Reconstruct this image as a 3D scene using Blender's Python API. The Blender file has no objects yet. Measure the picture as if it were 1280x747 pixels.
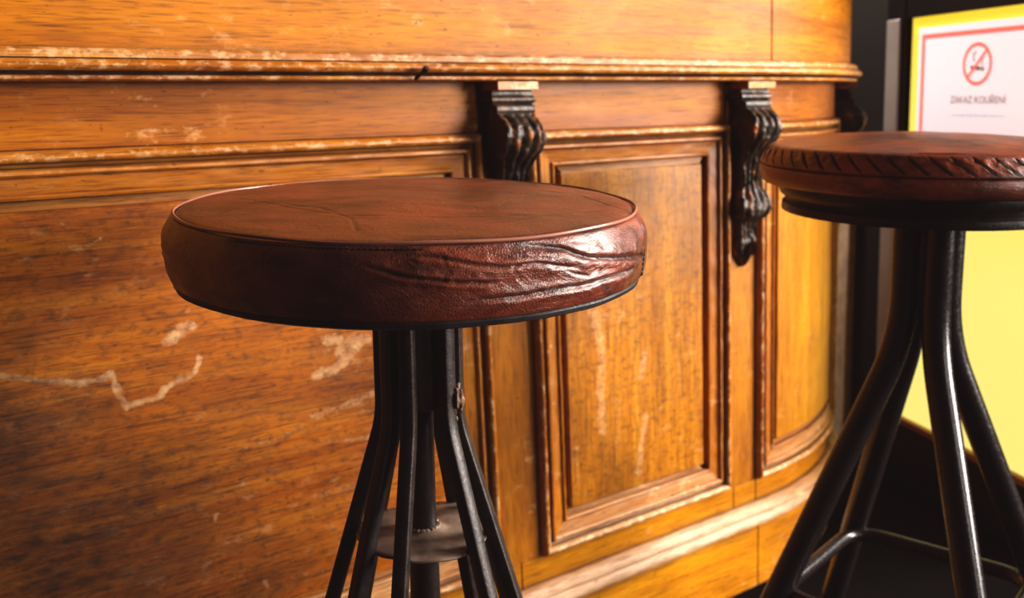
import bpy, bmesh, random
from math import *
from mathutils import Vector, noise
random.seed(7)
SC = bpy.context.scene
COL = SC.collection

# ------------------------------------------------------------------ survey of the place (metres, Z up, floor at 0)
CH = 0.84                                   # eye height of the camera
F, PX, PY, ROLL = 1230.0, 640.0, 330.0, 0.012
PITCH = radians(9.6417)
_f = Vector((0, cos(PITCH), -sin(PITCH))); _r0 = Vector((1, 0, 0)); _u0 = _r0.cross(_f)
CR = _r0 * cos(ROLL) - _u0 * sin(ROLL); CU = _u0 * cos(ROLL) + _r0 * sin(ROLL); CF = _f
def ray(x, y): return CR * ((x - PX) / F) - CU * ((y - PY) / F) + CF
D = Vector((0.801573, 0.597897, 0)); N = Vector((0.597897, -0.801573, 0)); W = 1.02805   # bar front: direction, outward normal, distance
SCV, RB, LEAN, Z0 = 1.265, 0.632, 0.04, -0.32
def wall(x, y, h=0.0):                      # where a line of sight meets the flat bar front -> (s, z)
    v = ray(x, y); P = v * (-(W - h) / v.dot(N)); s = P.dot(D)
    return s - LEAN * (Z0 - P.z), P.z
def bar(s, z, h):                           # bar coordinates -> world; the front bends round a corner after SCV
    s = s + LEAN * (Z0 - z)
    sc = SCV + LEAN * (Z0 - z)
    if s <= sc: P = D * s + N * (h - W)
    else:
        a = (s - sc) / RB
        C = D * sc - N * (W + RB)
        P = C + (N * cos(a) + D * sin(a)) * (RB + h)
    return Vector((P.x, P.y, z + CH))

# ------------------------------------------------------------------ object helpers
def link(name, me, mat=None, parent=None, label=None):
    o = bpy.data.objects.new(name, me); COL.objects.link(o)
    if mat is not None:
        for m in (mat if isinstance(mat, (list, tuple)) else [mat]): me.materials.append(m)
    if parent is not None: o.parent = parent; o.matrix_parent_inverse = parent.matrix_world.inverted()
    if label: o['label'] = label
    return o
def empty(name, loc, label, cat, group=None):
    o = bpy.data.objects.new(name, None); COL.objects.link(o); o.location = loc; o.empty_display_size = .05
    o['label'] = label; o['category'] = cat
    if group: o['group'] = group
    bpy.context.view_layer.update()
    return o
def structure(o): o['kind'] = 'structure'; return o
def mesh(name, V, Fc, smooth=True, attr=None, wear=None, sharp=None):
    me = bpy.data.meshes.new(name)
    me.from_pydata([tuple(v) for v in V], [], Fc)
    if attr is not None:
        a = me.attributes.new('bc', 'FLOAT_VECTOR', 'POINT')
        a.data.foreach_set('vector', [c for t in attr for c in t])
    if wear is not None:
        for k, vals in wear.items():
            a = me.attributes.new(k, 'FLOAT', 'POINT'); a.data.foreach_set('value', vals)
    bm = bmesh.new(); bm.from_mesh(me)
    bmesh.ops.recalc_face_normals(bm, faces=bm.faces)
    if smooth:
        ang = radians(sharp or 38)
        for f in bm.faces: f.smooth = True
        for e in bm.edges:
            if len(e.link_faces) == 2 and e.calc_face_angle(0) > ang: e.smooth = False
    bm.to_mesh(me); bm.free(); me.update()
    return me
class MB:
    def __init__(s): s.V = []; s.F = []; s.A = []
    def grid(s, rows, closeu=False, closev=False, attr=None):
        b = len(s.V); nu = len(rows[0]); nv = len(rows)
        for j, r in enumerate(rows):
            for i, p in enumerate(r):
                s.V.append(p)
                if attr: s.A.append(attr[j][i])
        for j in range(nv if closev else nv - 1):
            for i in range(nu if closeu else nu - 1):
                s.F.append((b + j * nu + i, b + j * nu + (i + 1) % nu, b + ((j + 1) % nv) * nu + (i + 1) % nu, b + ((j + 1) % nv) * nu + i))
        return b
    def tube(s, pts, rad, n=14, caps=True, sq=None, closed=False):
        """round tube (or rounded square when sq) along points"""
        rows = []; pts = [Vector(p) for p in pts]; m = len(pts); up = None
        for i, p in enumerate(pts):
            if closed: t = (pts[(i + 1) % m] - pts[i - 1]).normalized()
            else: t = (pts[min(i + 1, m - 1)] - pts[max(i - 1, 0)]).normalized()
            if up is None:
                up = Vector((0, 0, 1)) if abs(t.z) < .9 else Vector((1, 0, 0))
                if sq: up = sq
            a = (up - t * up.dot(t)).normalized(); b = t.cross(a); up = a
            r = rad[i] if isinstance(rad, (list, tuple)) else rad
            row = []
            for k in range(n):
                th = 2 * pi * k / n; cx, cy = cos(th), sin(th)
                if sq:
                    e = .38; cx = copysign(abs(cx) ** e, cx); cy = copysign(abs(cy) ** e, cy)
                row.append(p + a * cx * r + b * cy * r)
            rows.append(row)
        b0 = s.grid(rows, closeu=True, closev=closed)
        if caps and not closed:
            s.F.append(tuple(range(b0, b0 + n))[::-1]); s.F.append(tuple(range(b0 + (m - 1) * n, b0 + m * n)))
    def lathe(s, prof, c, n=96, cap=True, fn=None):
        rows = []
        for (r, z) in prof:
            row = []
            for k in range(n):
                th = 2 * pi * k / n; rr, zz = (r, z) if fn is None else fn(th, r, z)
                row.append(Vector((c[0] + rr * sin(th), c[1] - rr * cos(th), c[2] + zz)))
            rows.append(row)
        b = s.grid(rows, closeu=True); m = len(prof)
        if cap:
            s.F.append(tuple(range(b, b + n))); s.F.append(tuple(range(b + (m - 1) * n, b + m * n)))
    def box(s, o, ex, ey, ez):              # corner + three edge vectors
        o = Vector(o); b = len(s.V)
        for k in (0, 1):
            for j in (0, 1):
                for i in (0, 1): s.V.append(o + ex * i + ey * j + ez * k)
        for q in ((0, 1, 3, 2), (4, 6, 7, 5), (0, 4, 5, 1), (2, 3, 7, 6), (0, 2, 6, 4), (1, 5, 7, 3)): s.F.append(tuple(b + i for i in q))
    def build(s, name, mat, parent=None, label=None, smooth=True, sharp=None, bevel=0):
        me = mesh(name, s.V, s.F, smooth, s.A if len(s.A) == len(s.V) and s.A else None, None, sharp)
        o = link(name, me, mat, parent, label)
        if bevel:
            m = o.modifiers.new('bevel', 'BEVEL'); m.width = bevel; m.segments = 2; m.limit_method = 'ANGLE'
        return o

# ------------------------------------------------------------------ materials
class NT:
    def __init__(s, name):
        s.m = bpy.data.materials.new(name); s.m.use_nodes = True; s.t = s.m.node_tree; s.n = s.t.nodes; s.l = s.t.links
        s.b = s.n['Principled BSDF']
    def new(s, typ, **kw):
        n = s.n.new(typ)
        for k, v in kw.items():
            if k.startswith('_'): setattr(n, k[1:], v)
            else:
                i = n.inputs[int(k[1:])] if k[0] == 'i' and k[1:].isdigit() else n.inputs[k.replace('__', ' ')]
                if hasattr(v, 'is_linked') or isinstance(v, bpy.types.NodeSocket): s.l.new(v, i)
                else: i.default_value = v
        return n
    def math(s, op, a, b=0.0, clamp=False):
        return s.new('ShaderNodeMath', _operation=op, _use_clamp=clamp, i0=a, i1=b).outputs[0]
    def ramp(s, fac, stops, interp='LINEAR'):
        n = s.new('ShaderNodeValToRGB', Fac=fac); cr = n.color_ramp; cr.interpolation = interp
        while len(cr.elements) < len(stops): cr.elements.new(.5)
        for e, (p, c) in zip(cr.elements, stops):
            e.position = p; e.color = (c, c, c, 1) if isinstance(c, (int, float)) else (*c, 1)
        return n.outputs[0]
    def mix(s, fac, a, b, blend='MIX'):
        n = s.new('ShaderNodeMix', _data_type='RGBA', _blend_type=blend)
        for i, v in ((0, fac), (6, a), (7, b)):
            if isinstance(v, bpy.types.NodeSocket): s.l.new(v, n.inputs[i])
            elif i == 0: n.inputs[i].default_value = v
            else: n.inputs[i].default_value = (*v, 1)
        return n.outputs[2]
    def noise(s, vec, scale, detail=6, rough=.6, dist=0.0):
        return s.new('ShaderNodeTexNoise', Vector=vec, Scale=scale, Detail=detail, Roughness=rough, Distortion=dist).outputs[0]
    def vmap(s, vec, sc, loc=(0, 0, 0), rot=(0, 0, 0)):
        n = s.new('ShaderNodeMapping', Vector=vec); n.inputs['Scale'].default_value = sc; n.inputs['Location'].default_value = loc; n.inputs['Rotation'].default_value = rot
        return n.outputs[0]
    def set(s, **kw):
        for k, v in kw.items():
            k = k.replace('__', ' ')
            if isinstance(v, bpy.types.NodeSocket): s.l.new(v, s.b.inputs[k])
            else: s.b.inputs[k].default_value = (*v, 1) if isinstance(v, tuple) and len(v) == 3 else v
    def bump(s, h, strength, dist=.001, normal=None):
        n = s.new('ShaderNodeBump', Height=h, Strength=strength, Distance=dist)
        if normal is not None: s.l.new(normal, n.inputs['Normal'])
        s.l.new(n.outputs[0], s.b.inputs['Normal']); return n.outputs[0]
def srgb(r, g, b):
    f = lambda c: (c / 255 / 12.92) if c <= 10 else (((c / 255) + .055) / 1.055) ** 2.4
    return (f(r), f(g), f(b))

def wood(name, vertical=False, base=(.36, .135, .026), dark=(.10, .03, .008), light=(.60, .30, .075), worn=.35, painted=False, rough=.42, loc=0.0, streak=0.0, dirt_shade=.5, edge=0.0, val=.92, hue=.505, sat=1.12, spec=.40, coat=.10):
    """old varnished timber: grain in bar coordinates, blotches, dirt and painted shade, chips of bare wood"""
    t = NT(name)
    bc = t.new('ShaderNodeAttribute', _attribute_name='bc').outputs['Vector']
    sc = (46, 2.2, 30) if vertical else (2.2, 46, 30)
    g = t.vmap(bc, sc, (loc, loc * 1.7, 0))
    gf = t.vmap(bc, tuple(c * 5 for c in sc), (loc * 2, 3, 0))
    n1 = t.noise(g, 1.0, 7, .62, .6)
    n2 = t.noise(gf, 1.0, 4, .6)
    wv = t.vmap(bc, (9, 1.1, 5) if vertical else (1.1, 9, 5), (loc, 0, 0))
    n3 = t.noise(wv, 1.5, 4, .55, 1.2)
    c = t.mix(t.ramp(n1, [(.30, 0), (.70, 1)]), base, light)
    c = t.mix(t.ramp(n3, [(.42, 0), (.68, .75)]), c, tuple((a * .6 + b * .4) for a, b in zip(base, dark)))
    c = t.mix(t.ramp(n2, [(.28, .65), (.46, 0)]), c, dark)
    bl = t.noise(t.vmap(bc, (3.1, 3.7, 3), (loc + 4, 2, 0)), 1.0, 5, .6, .4)
    c = t.mix(t.ramp(bl, [(.45, 0), (.75, dirt_shade)]), c, dark)
    fs = t.noise(t.vmap(bc, tuple(c * 14 for c in sc), (loc * 3, 1, 0)), 1.0, 3, .6)
    c = t.mix(t.ramp(fs, [(.34, .55), (.47, 0)]), c, tuple(x * .8 for x in dark))
    c = t.mix(t.ramp(fs, [(.58, 0), (.72, .35)]), c, light)
    # fine cross scratches
    s1 = t.noise(t.vmap(bc, (9, 420, 9), (loc, 0, 0), (0, 0, .9)), 1.0, 2, .5); s2 = t.noise(t.vmap(bc, (9, 420, 9), (loc + 2, 0, 0), (0, 0, -.35)), 1.0, 2, .5)
    c = t.mix(t.ramp(t.math('MAXIMUM', s1, s2), [(.70, 0), (.76, .45)]), c, dark)
    # darkish pores and nicks
    pn = t.noise(t.vmap(bc, (95, 190, 95), (loc, 0, 0)), 1.0, 2, .5)
    c = t.mix(t.ramp(pn, [(.69, 0), (.74, .6)]), c, (.03, .012, .006))
    c = t.new('ShaderNodeHueSaturation', Hue=hue, Saturation=sat, Value=val, Color=c).outputs[0]
    # bare scuffs
    sn = t.noise(t.vmap(bc, (26, 46, 40), (loc + 9, 1, 0)), 1.0, 6, .72)
    sm = t.noise(t.vmap(bc, (4, 5, 4), (loc + 1, 7, 0)), 1.0, 2)
    sf = t.math('MULTIPLY', t.ramp(sn, [(.57, 0), (.66, 1)]), t.ramp(sm, [(.45, 0), (.62, worn)]))
    bare = srgb(232, 190, 140)
    if edge:                                 # ridges rubbed down to bare wood
        hx = t.new('ShaderNodeSeparateXYZ', Vector=bc).outputs[2]
        en = t.noise(t.vmap(bc, (70, 110, 60) if not vertical else (110, 70, 60), (loc, 5, 0)), 1.0, 6, .7)
        ef = t.math('MULTIPLY', t.ramp(t.math('MULTIPLY', hx, 50), [(.32, 0), (.60, 1)]), t.ramp(en, [(.50, 0), (.60, edge)]))
        c = t.mix(ef, c, srgb(238, 204, 164))
    c = t.mix(sf, c, bare)
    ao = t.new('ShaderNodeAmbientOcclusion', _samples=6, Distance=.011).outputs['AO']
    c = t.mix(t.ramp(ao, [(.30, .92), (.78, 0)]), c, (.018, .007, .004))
    if painted:                              # hand-marked damage and painted shade carried by the mesh
        we = t.new('ShaderNodeAttribute', _attribute_name='wear').outputs['Fac']
        di = t.new('ShaderNodeAttribute', _attribute_name='dirt_shade').outputs['Fac']
        rn = t.noise(t.vmap(bc, (210, 210, 50)), 1.0, 6, .75)
        wf = t.ramp(t.math('ADD', we, t.math('MULTIPLY', t.math('SUBTRACT', rn, .5), 1.25)), [(.42, 0), (.62, 1)])
        wf = t.math('MULTIPLY', wf, t.math('MINIMUM', we, 1.0))
        rn3 = t.noise(t.vmap(bc, (60, 60, 50)), 1.0, 6, .75)
        c = t.mix(wf, c, t.mix(t.ramp(rn3, [(.38, 0), (.62, 1)]), srgb(190, 128, 78), srgb(230, 184, 134)))
        gm = t.noise(t.vmap(bc, (70, 120, 60)), 1.0, 7, .75)
        c = t.mix(t.ramp(gm, [(.36, .55), (.50, 0)]), c, (.06, .024, .010))
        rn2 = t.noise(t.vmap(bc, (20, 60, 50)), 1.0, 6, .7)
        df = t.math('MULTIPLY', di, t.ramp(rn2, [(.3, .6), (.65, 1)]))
        c = t.mix(df, c, (.016, .007, .005))  # darkens smudges and the shade painted at the panel's lower left
    t.set(Base__Color=c)
    r = t.ramp(t.math('ADD', t.math('MULTIPLY', n1, .6), t.math('MULTIPLY', bl, .4)), [(.3, rough - .08), (.7, rough + .14)])
    t.set(Roughness=t.mix(sf, r, (.7, .7, .7)), Specular__IOR__Level=spec, Coat__Weight=coat, Coat__Roughness=.3)
    t.bump(t.math('ADD', t.math('MULTIPLY', n2, .5), t.math('ADD', t.math('MULTIPLY', n1, .5), t.math('MULTIPLY', sf, .5))), .35, .0009)
    return t.m

BASE, LIGHT, DARK = srgb(196, 118, 40), srgb(226, 158, 72), srgb(98, 50, 20)
M_board = wood('varnished board', base=srgb(190, 106, 30), light=srgb(220, 142, 50), dark=srgb(108, 52, 18), worn=.25, dirt_shade=.35, rough=.46, val=.88, hue=.509, sat=1.1, spec=.2, coat=.06)
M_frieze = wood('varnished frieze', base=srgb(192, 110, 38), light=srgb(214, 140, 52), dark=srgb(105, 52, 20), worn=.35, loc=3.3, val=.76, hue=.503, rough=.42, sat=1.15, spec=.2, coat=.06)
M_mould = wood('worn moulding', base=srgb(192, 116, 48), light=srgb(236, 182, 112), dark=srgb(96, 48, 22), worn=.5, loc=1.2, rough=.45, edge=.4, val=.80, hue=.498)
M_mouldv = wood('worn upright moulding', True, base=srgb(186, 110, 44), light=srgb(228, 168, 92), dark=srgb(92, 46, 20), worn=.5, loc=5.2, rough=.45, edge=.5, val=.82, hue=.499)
M_sill = wood('pale ledge wood', base=srgb(206, 160, 112), light=srgb(240, 214, 184), dark=srgb(140, 88, 48), worn=1.0, loc=2.2, rough=.55, val=.78, hue=.495)  # paler mix for the ledge
M_pale = wood('rubbed highlit lower moulding', base=srgb(204, 142, 84), light=srgb(240, 202, 158), dark=srgb(120, 66, 32), worn=1.0, loc=6.2, rough=.5, edge=.9, val=.82, hue=.497)  # paler copy with the bottom bead's highlight put into its colour
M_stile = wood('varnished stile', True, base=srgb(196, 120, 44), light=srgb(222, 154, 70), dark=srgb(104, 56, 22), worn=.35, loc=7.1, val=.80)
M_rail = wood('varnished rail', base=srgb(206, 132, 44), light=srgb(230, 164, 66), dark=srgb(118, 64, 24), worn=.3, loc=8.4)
M_left = wood('scratched wide panel', base=srgb(192, 108, 40), light=srgb(226, 152, 72), dark=srgb(88, 44, 20), worn=.3, painted=True, loc=.7, dirt_shade=.7, val=.98, hue=.500)
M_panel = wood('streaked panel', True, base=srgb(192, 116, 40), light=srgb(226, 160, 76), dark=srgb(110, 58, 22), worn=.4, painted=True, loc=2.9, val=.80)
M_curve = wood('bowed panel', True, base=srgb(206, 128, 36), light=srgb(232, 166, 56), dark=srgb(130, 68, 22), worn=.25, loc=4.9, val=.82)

def carved():
    t = NT('blackened carving')
    bc = t.new('ShaderNodeAttribute', _attribute_name='bc').outputs['Vector']
    n = t.noise(t.vmap(bc, (60, 30, 60)), 1.0, 6, .65)
    m = t.noise(t.vmap(bc, (150, 90, 120)), 1.0, 4, .6)
    c = t.ramp(n, [(.35, (.010, .008, .007)), (.52, srgb(66, 50, 38)), (.60, srgb(92, 62, 40)), (.66, srgb(176, 104, 48))])
    t.set(Base__Color=c, Roughness=t.ramp(m, [(.3, .32), (.7, .62)]), Specular__IOR__Level=.5)
    t.bump(t.math('ADD', n, t.math('MULTIPLY', m, .5)), .6, .002)
    return t.m
M_carve = carved()

def leather(name, top=(.105, .024, .012), dark=(.012, .005, .004), red=(.25, .055, .02), loc=(0, 0, 0)):
    t = NT(name)
    co = t.new('ShaderNodeTexCoord').outputs['Object']
    co = t.vmap(co, (1, 1, 1), loc)
    a = t.noise(co, 9, 5, .6, .6); b = t.noise(t.vmap(co, (14, 40, 60)), 1.0, 6, .65, .5)
    c = t.mix(t.ramp(a, [(.36, 0), (.66, 1)]), top, red)
    c = t.mix(t.ramp(b, [(.34, .7), (.52, 0)]), c, dark)
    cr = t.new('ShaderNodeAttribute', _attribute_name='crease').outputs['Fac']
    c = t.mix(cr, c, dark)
    ru = t.new('ShaderNodeAttribute', _attribute_name='rub').outputs['Fac']
    c = t.mix(t.math('MULTIPLY', ru, t.ramp(b, [(.4, .3), (.6, 1)])), c, srgb(196, 120, 92))
    sp = t.noise(co, 260, 1, .5)
    c = t.mix(t.ramp(sp, [(.80, 0), (.83, .7)]), c, srgb(214, 160, 120))
    t.set(Base__Color=c, Roughness=t.ramp(a, [(.3, .30), (.7, .44)]), Specular__IOR__Level=.6, Coat__Weight=.30, Coat__Roughness=.24)
    vo = t.new('ShaderNodeTexVoronoi', _feature='DISTANCE_TO_EDGE', Vector=co, Scale=520.0).outputs['Distance']
    wr = t.noise(t.vmap(co, (30, 30, 130)), 1.0, 6, .7, .8)
    fine = t.noise(co, 700, 3, .6)
    rg = t.math('ABSOLUTE', t.math('SUBTRACT', t.noise(t.vmap(co, (34, 34, 95)), 1.0, 5, .6, 1.4), .5))
    rg = t.ramp(rg, [(0, 0), (.07, 1)])
    h = t.math('ADD', t.math('MULTIPLY', t.ramp(vo, [(0, 0), (.25, 1)]), .12), t.math('ADD', t.math('ADD', t.math('MULTIPLY', wr, .5), t.math('MULTIPLY', rg, .22)), t.math('MULTIPLY', fine, .16)))
    t.bump(h, .45, .0022)
    return t.m
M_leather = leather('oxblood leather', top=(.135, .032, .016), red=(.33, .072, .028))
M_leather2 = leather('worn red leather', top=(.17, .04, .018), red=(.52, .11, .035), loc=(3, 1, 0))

def metal(name, c1, c2, rough=.42, scale=60, mtl=.7, bump=.3):
    t = NT(name)
    co = t.new('ShaderNodeTexCoord').outputs['Object']
    a = t.noise(co, scale, 6, .65); b = t.noise(co, scale * 6, 3, .6)
    t.set(Base__Color=t.mix(t.ramp(a, [(.4, 0), (.7, 1)]), c1, c2), Metallic=mtl, Roughness=t.ramp(b, [(.3, rough - .08), (.7, rough + .1)]))
    t.bump(t.math('ADD', a, t.math('MULTIPLY', b, .6)), bump, .0007)
    return t.m
M_iron = metal('pitted black iron', (.014, .010, .009), (.050, .030, .022), .40, 80, .1, .5)
M_rust = metal('rusty brown iron', (.24, .165, .125), (.50, .38, .30), .36, 28, .2, .7)
M_weld = metal('rust crusted weld', (.10, .045, .02), (.30, .22, .16), .6, 160, .3, 1.0)
M_tube = metal('smooth black tube', (.016, .012, .012), (.022, .015, .015), .24, 40, .0, .1)
M_base = metal('black painted seat base', (.012, .009, .008), (.03, .016, .012), .32, 40, .2, .2)
M_rim = metal('dark seat board', (.008, .006, .006), (.022, .017, .015), .55, 60, .0, .4)
def plain(name, c, rough=.6, emis=None, es=0, mtl=0, scale=30, var=.25):
    t = NT(name); co = t.new('ShaderNodeTexCoord').outputs['Object']
    n = t.noise(co, scale, 5, .6)
    t.set(Base__Color=t.mix(t.ramp(n, [(.3, 0), (.7, var)]), c, tuple(x * .55 for x in c)), Roughness=rough, Metallic=mtl)
    if emis: t.set(Emission__Color=emis, Emission__Strength=es)
    return t.m
M_thread = plain('dark waxed thread', (.012, .006, .005), .5)
M_pipe = plain('leather piping', (.42, .19, .13), .28)
M_black = plain('black painted wall', (.005, .0045, .0045), .7)
M_doorblk = plain('black door paint', (.010, .008, .008), .38)
M_grey = plain('grey stile sheen', (.55, .54, .58), .35)  # reflection on the glossy black stile, painted as a grey tone
M_teal = plain('dark green gasket', srgb(20, 44, 46), .6)
M_bead = plain('bare wood glazing bead', srgb(190, 138, 84), .5)
M_yellow = plain('backlit yellow film', srgb(200, 180, 56), .5, emis=srgb(246, 226, 108), es=.66, scale=6, var=.1)
_t = NT('backlit yellow film paler below'); _z = _t.new('ShaderNodeSeparateXYZ', Vector=_t.new('ShaderNodeTexCoord').outputs['Object']).outputs[2]
_n = _t.noise(_t.new('ShaderNodeTexCoord').outputs['Object'], 3, 3); _fz = _t.math('ADD', _z, _t.math('MULTIPLY', _t.math('SUBTRACT', _n, .5), .3))
_c = _t.mix(_t.ramp(_fz, [(.45, 0), (.98, 1)]), srgb(240, 230, 140), srgb(252, 218, 72))
_t.set(Base__Color=srgb(170, 156, 60), Roughness=.5, Emission__Color=_c, Emission__Strength=.68); M_yellow = _t.m  # glow set by emission, paler towards the bottom
M_paper = plain('white paper', srgb(226, 218, 226), .7, emis=srgb(226, 216, 224), es=.54, var=.03)  # backlight through paper and inks put in as emission
M_red = plain('faded backlit red ink', srgb(232, 112, 100), .7, emis=srgb(230, 116, 104), es=.6, var=.05)
M_ink = plain('grey brown ink', srgb(120, 104, 92), .7, emis=srgb(120, 104, 92), es=.35)
M_faint = plain('pale grey ink', srgb(196, 190, 200), .7, emis=srgb(196, 190, 200), es=.5)
M_floor = plain('dark floor', srgb(13, 11, 11), .9, scale=4, var=.6)
M_floor.node_tree.nodes['Principled BSDF'].inputs['Specular IOR Level'].default_value = .05
M_plaster = plain('grimy pale stone', (.92, .80, .62), .85, scale=30, var=.9)

# ------------------------------------------------------------------ THE BAR COUNTER
counter = empty('bar_counter', bar(.8, -CH, 0), 'old varnished orange-brown wooden bar counter front with framed panels and carved dark corbels', 'bar counter')
SEND = SCV + RB * 1.75
def srange(a, b, step=.02):
    n = max(2, int(ceil((b - a) / step)) + 1); return [a + (b - a) * i / (n - 1) for i in range(n)]
def wob(s, z, h, k):                        # hand-worn irregularity
    p = Vector((s * 34, z * 60, h * 60 + k)); return noise.noise(p) * .0007 + noise.noise(p * 3.1) * .00035
def strip(name, prof, s0, s1, mat, k=0., step=.012, label=None, w=1.0):
    """sweep a (z, h) profile along the bar from s0 to s1, closed at both ends"""
    ss = srange(s0, s1, step); rows = []; at = []
    bev = .0012
    ss = [s0, s0 + bev] + ss[1:-1] + [s1 - bev, s1]
    for i, s in enumerate(ss):
        row = []; ar = []
        for (z, h) in prof:
            hh = h + (wob(s, z, h, k) * w if h > .0005 else 0)
            if i in (0, len(ss) - 1): hh -= bev
            row.append(bar(s, z, hh)); ar.append((s, z, h))
        rows.append(row); at.append(ar)
    for i, q in ((0, 0), (len(rows) - 1, 1)):
        pass
    m = MB()
    back = [[bar(s, prof[0][0], -.02), bar(s, prof[-1][0], -.02)] for s in ss]
    rows2 = [[b[0]] + r + [b[1]] for r, b in zip(rows, back)]
    at2 = [[(s, prof[0][0], -.02)] + a + [(s, prof[-1][0], -.02)] for s, a in zip(ss, at)]
    b0 = m.grid(rows2, attr=at2); n = len(rows2[0])
    m.F.append(tuple(range(b0, b0 + n))); e = b0 + (len(rows2) - 1) * n; m.F.append(tuple(range(e, e + n))[::-1])
    return m.build(name, mat, counter, label)
def dens(prof, n=3):
    out = []
    for (a, b) in zip(prof, prof[1:]):
        for i in range(n): out.append((a[0] + (b[0] - a[0]) * i / n, a[1] + (b[1] - a[1]) * i / n))
    return out + [prof[-1]]
S0 = -.75
HU = .028
strip('upper_board', [(.30, HU - .002), (.298, HU), (.052, HU), (.0475, HU)], S0, SCV, M_board, 1, w=.25)
strip('upper_board', [(.30, HU - .002), (.298, HU), (.052, HU), (.0475, HU)], SCV + .0008, SEND, M_board, 2, w=.25)
corn = dens([(.0505, HU), (.0500, .0380), (.0478, .0405), (.0440, .0407), (.0412, .0412), (.0402, .0400), (.0392, .0450), (.0365, .0482), (.0335, .0492), (.0310, .0480), (.0290, .0450), (.0284, .036), (.0268, .0345), (.0260, .0385), (.0245, .0405), (.0215, .0400), (.0196, .0370), (.0192, 0)], 2)
strip('cornice_moulding', corn, S0, SEND, M_mould, 3, .006, w=1.6)
FZ = [(.0190, 0), (.0188, .0012), (-.0440, .0012), (-.0446, 0)]
strip('frieze_board', FZ, S0, .727, M_frieze, 4, w=.3)
strip('frieze_board', FZ, .735, 1.188, M_frieze, 5, w=.3)
strip('frieze_board', FZ, 1.196, 1.655, M_frieze, 6, w=.3)
strip('frieze_board', FZ, 1.664, SEND, M_frieze, 6.5, w=.3)
# uprights between the bays
ST = lambda a, b, k: strip('stile', [(.0185, -.0005), (.018, .0), (-.6435, .0), (-.6440, -.001)], a, b, M_stile, k, w=.3)
ST(.7275, .7995, 7); ST(1.1935, 1.2625, 8); ST(1.657, 1.726, 9)
for a, b, k in ((S0, .7635, 10), (.7640, 1.2085, 11), (1.2090, SCV - .0004, 12), (SCV + .0004, SEND, 13)):
    strip('bottom_rail', [(-.6435, -.001), (-.6442, .0005), (-.684, .0005), (-.686, -.001)], a, b, M_rail, k, w=.4)
basep = dens([(-.6835, 0), (-.6840, .006), (-.6875, .012), (-.6920, .0155), (-.6980, .0175), (-.7000, .0165), (-.7015, .0185), (-.7070, .0225), (-.7130, .0235), (-.7175, .0215), (-.7195, .016), (-.7215, .0155), (-.7225, .006)], 2)
strip('ledge_moulding', basep, S0, SEND, M_sill, 14, .008, label='pale wooden ledge moulding', w=1.6)
for a, b, k in ((S0, .36, 15), (.3605, SCV - .0004, 16), (SCV + .0004, SEND, 17)):
    strip('plinth', [(-.7215, .004), (-.7225, .006), (-.839, .006), (-.84, .004)], a, b, M_rail, k, w=.4)

FP = [(0, -.001), (.0006, .0050), (.0022, .0095), (.0050, .0120), (.0080, .0124), (.0105, .0108), (.0124, .0072), (.0134, .0030), (.0165, .0020), (.0176, .0052), (.0198, .0078), (.0228, .0080), (.0250, .0060), (.0262, .0030),
      (.0350, .0018), (.0420, .0010), (.0428, .0034), (.0448, .0044), (.0470, .0036), (.0478, .0005), (.0482, -.0130), (.0575, -.0130), (.0580, -.0128)]
TF = .058
def frame(s0, s1, z1, z0, mat, k, zt=None):
    """mitred moulding round a bay; z1 top, z0 bottom"""
    ns = max(8, int((s1 - s0) / .010)); nz = 60
    par = [('b', i / ns) for i in range(ns)] + [('r', i / nz) for i in range(nz)] + [('t', i / ns) for i in range(ns)] + [('l', i / nz) for i in range(nz)]
    rows = []; at = []
    for (tt, h) in dens(FP, 2):
        row = []; ar = []
        for side, q in par:
            a, b, c, d = s0 + tt, s1 - tt, z0 + tt * .98, z1 - tt
            if side == 'b': s, z = a + (b - a) * q, c
            elif side == 'r': s, z = b, c + (d - c) * q
            elif side == 't': s, z = b - (b - a) * q, d
            else: s, z = a, d - (d - c) * q
            hh = h + (wob(s, z, h, k) * 1.2 if h > .001 else 0)
            if h < 0 and side in 'tb': hh = h * .3
            row.append(bar(s, z, hh)); ar.append((s, z, h))
        rows.append(row); at.append(ar)
    m = MB(); m.grid(rows, closeu=True, attr=at)
    o = m.build('panel_frame', [mat, M_mouldv, M_pale], counter)
    for p in o.data.polygons:                # upright members take the upright grain
        i = p.vertices[0] % len(par)
        if par[i][0] in 'rl': p.material_index = 1
        if par[i][0] == 'b': p.material_index = 2  # bottom member gets the painted highlight
    return o
ZT, ZB = -.0446, -.6436
frame(S0, .7278, ZT, ZB, M_mould, 20)
frame(.7992, 1.1938, ZT, ZB, M_mould, 21)
frame(1.2622, 1.6572, ZT, ZB, M_mould, 22)
frame(1.7258, SEND - .01, ZT, ZB, M_mould, 23)

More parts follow.
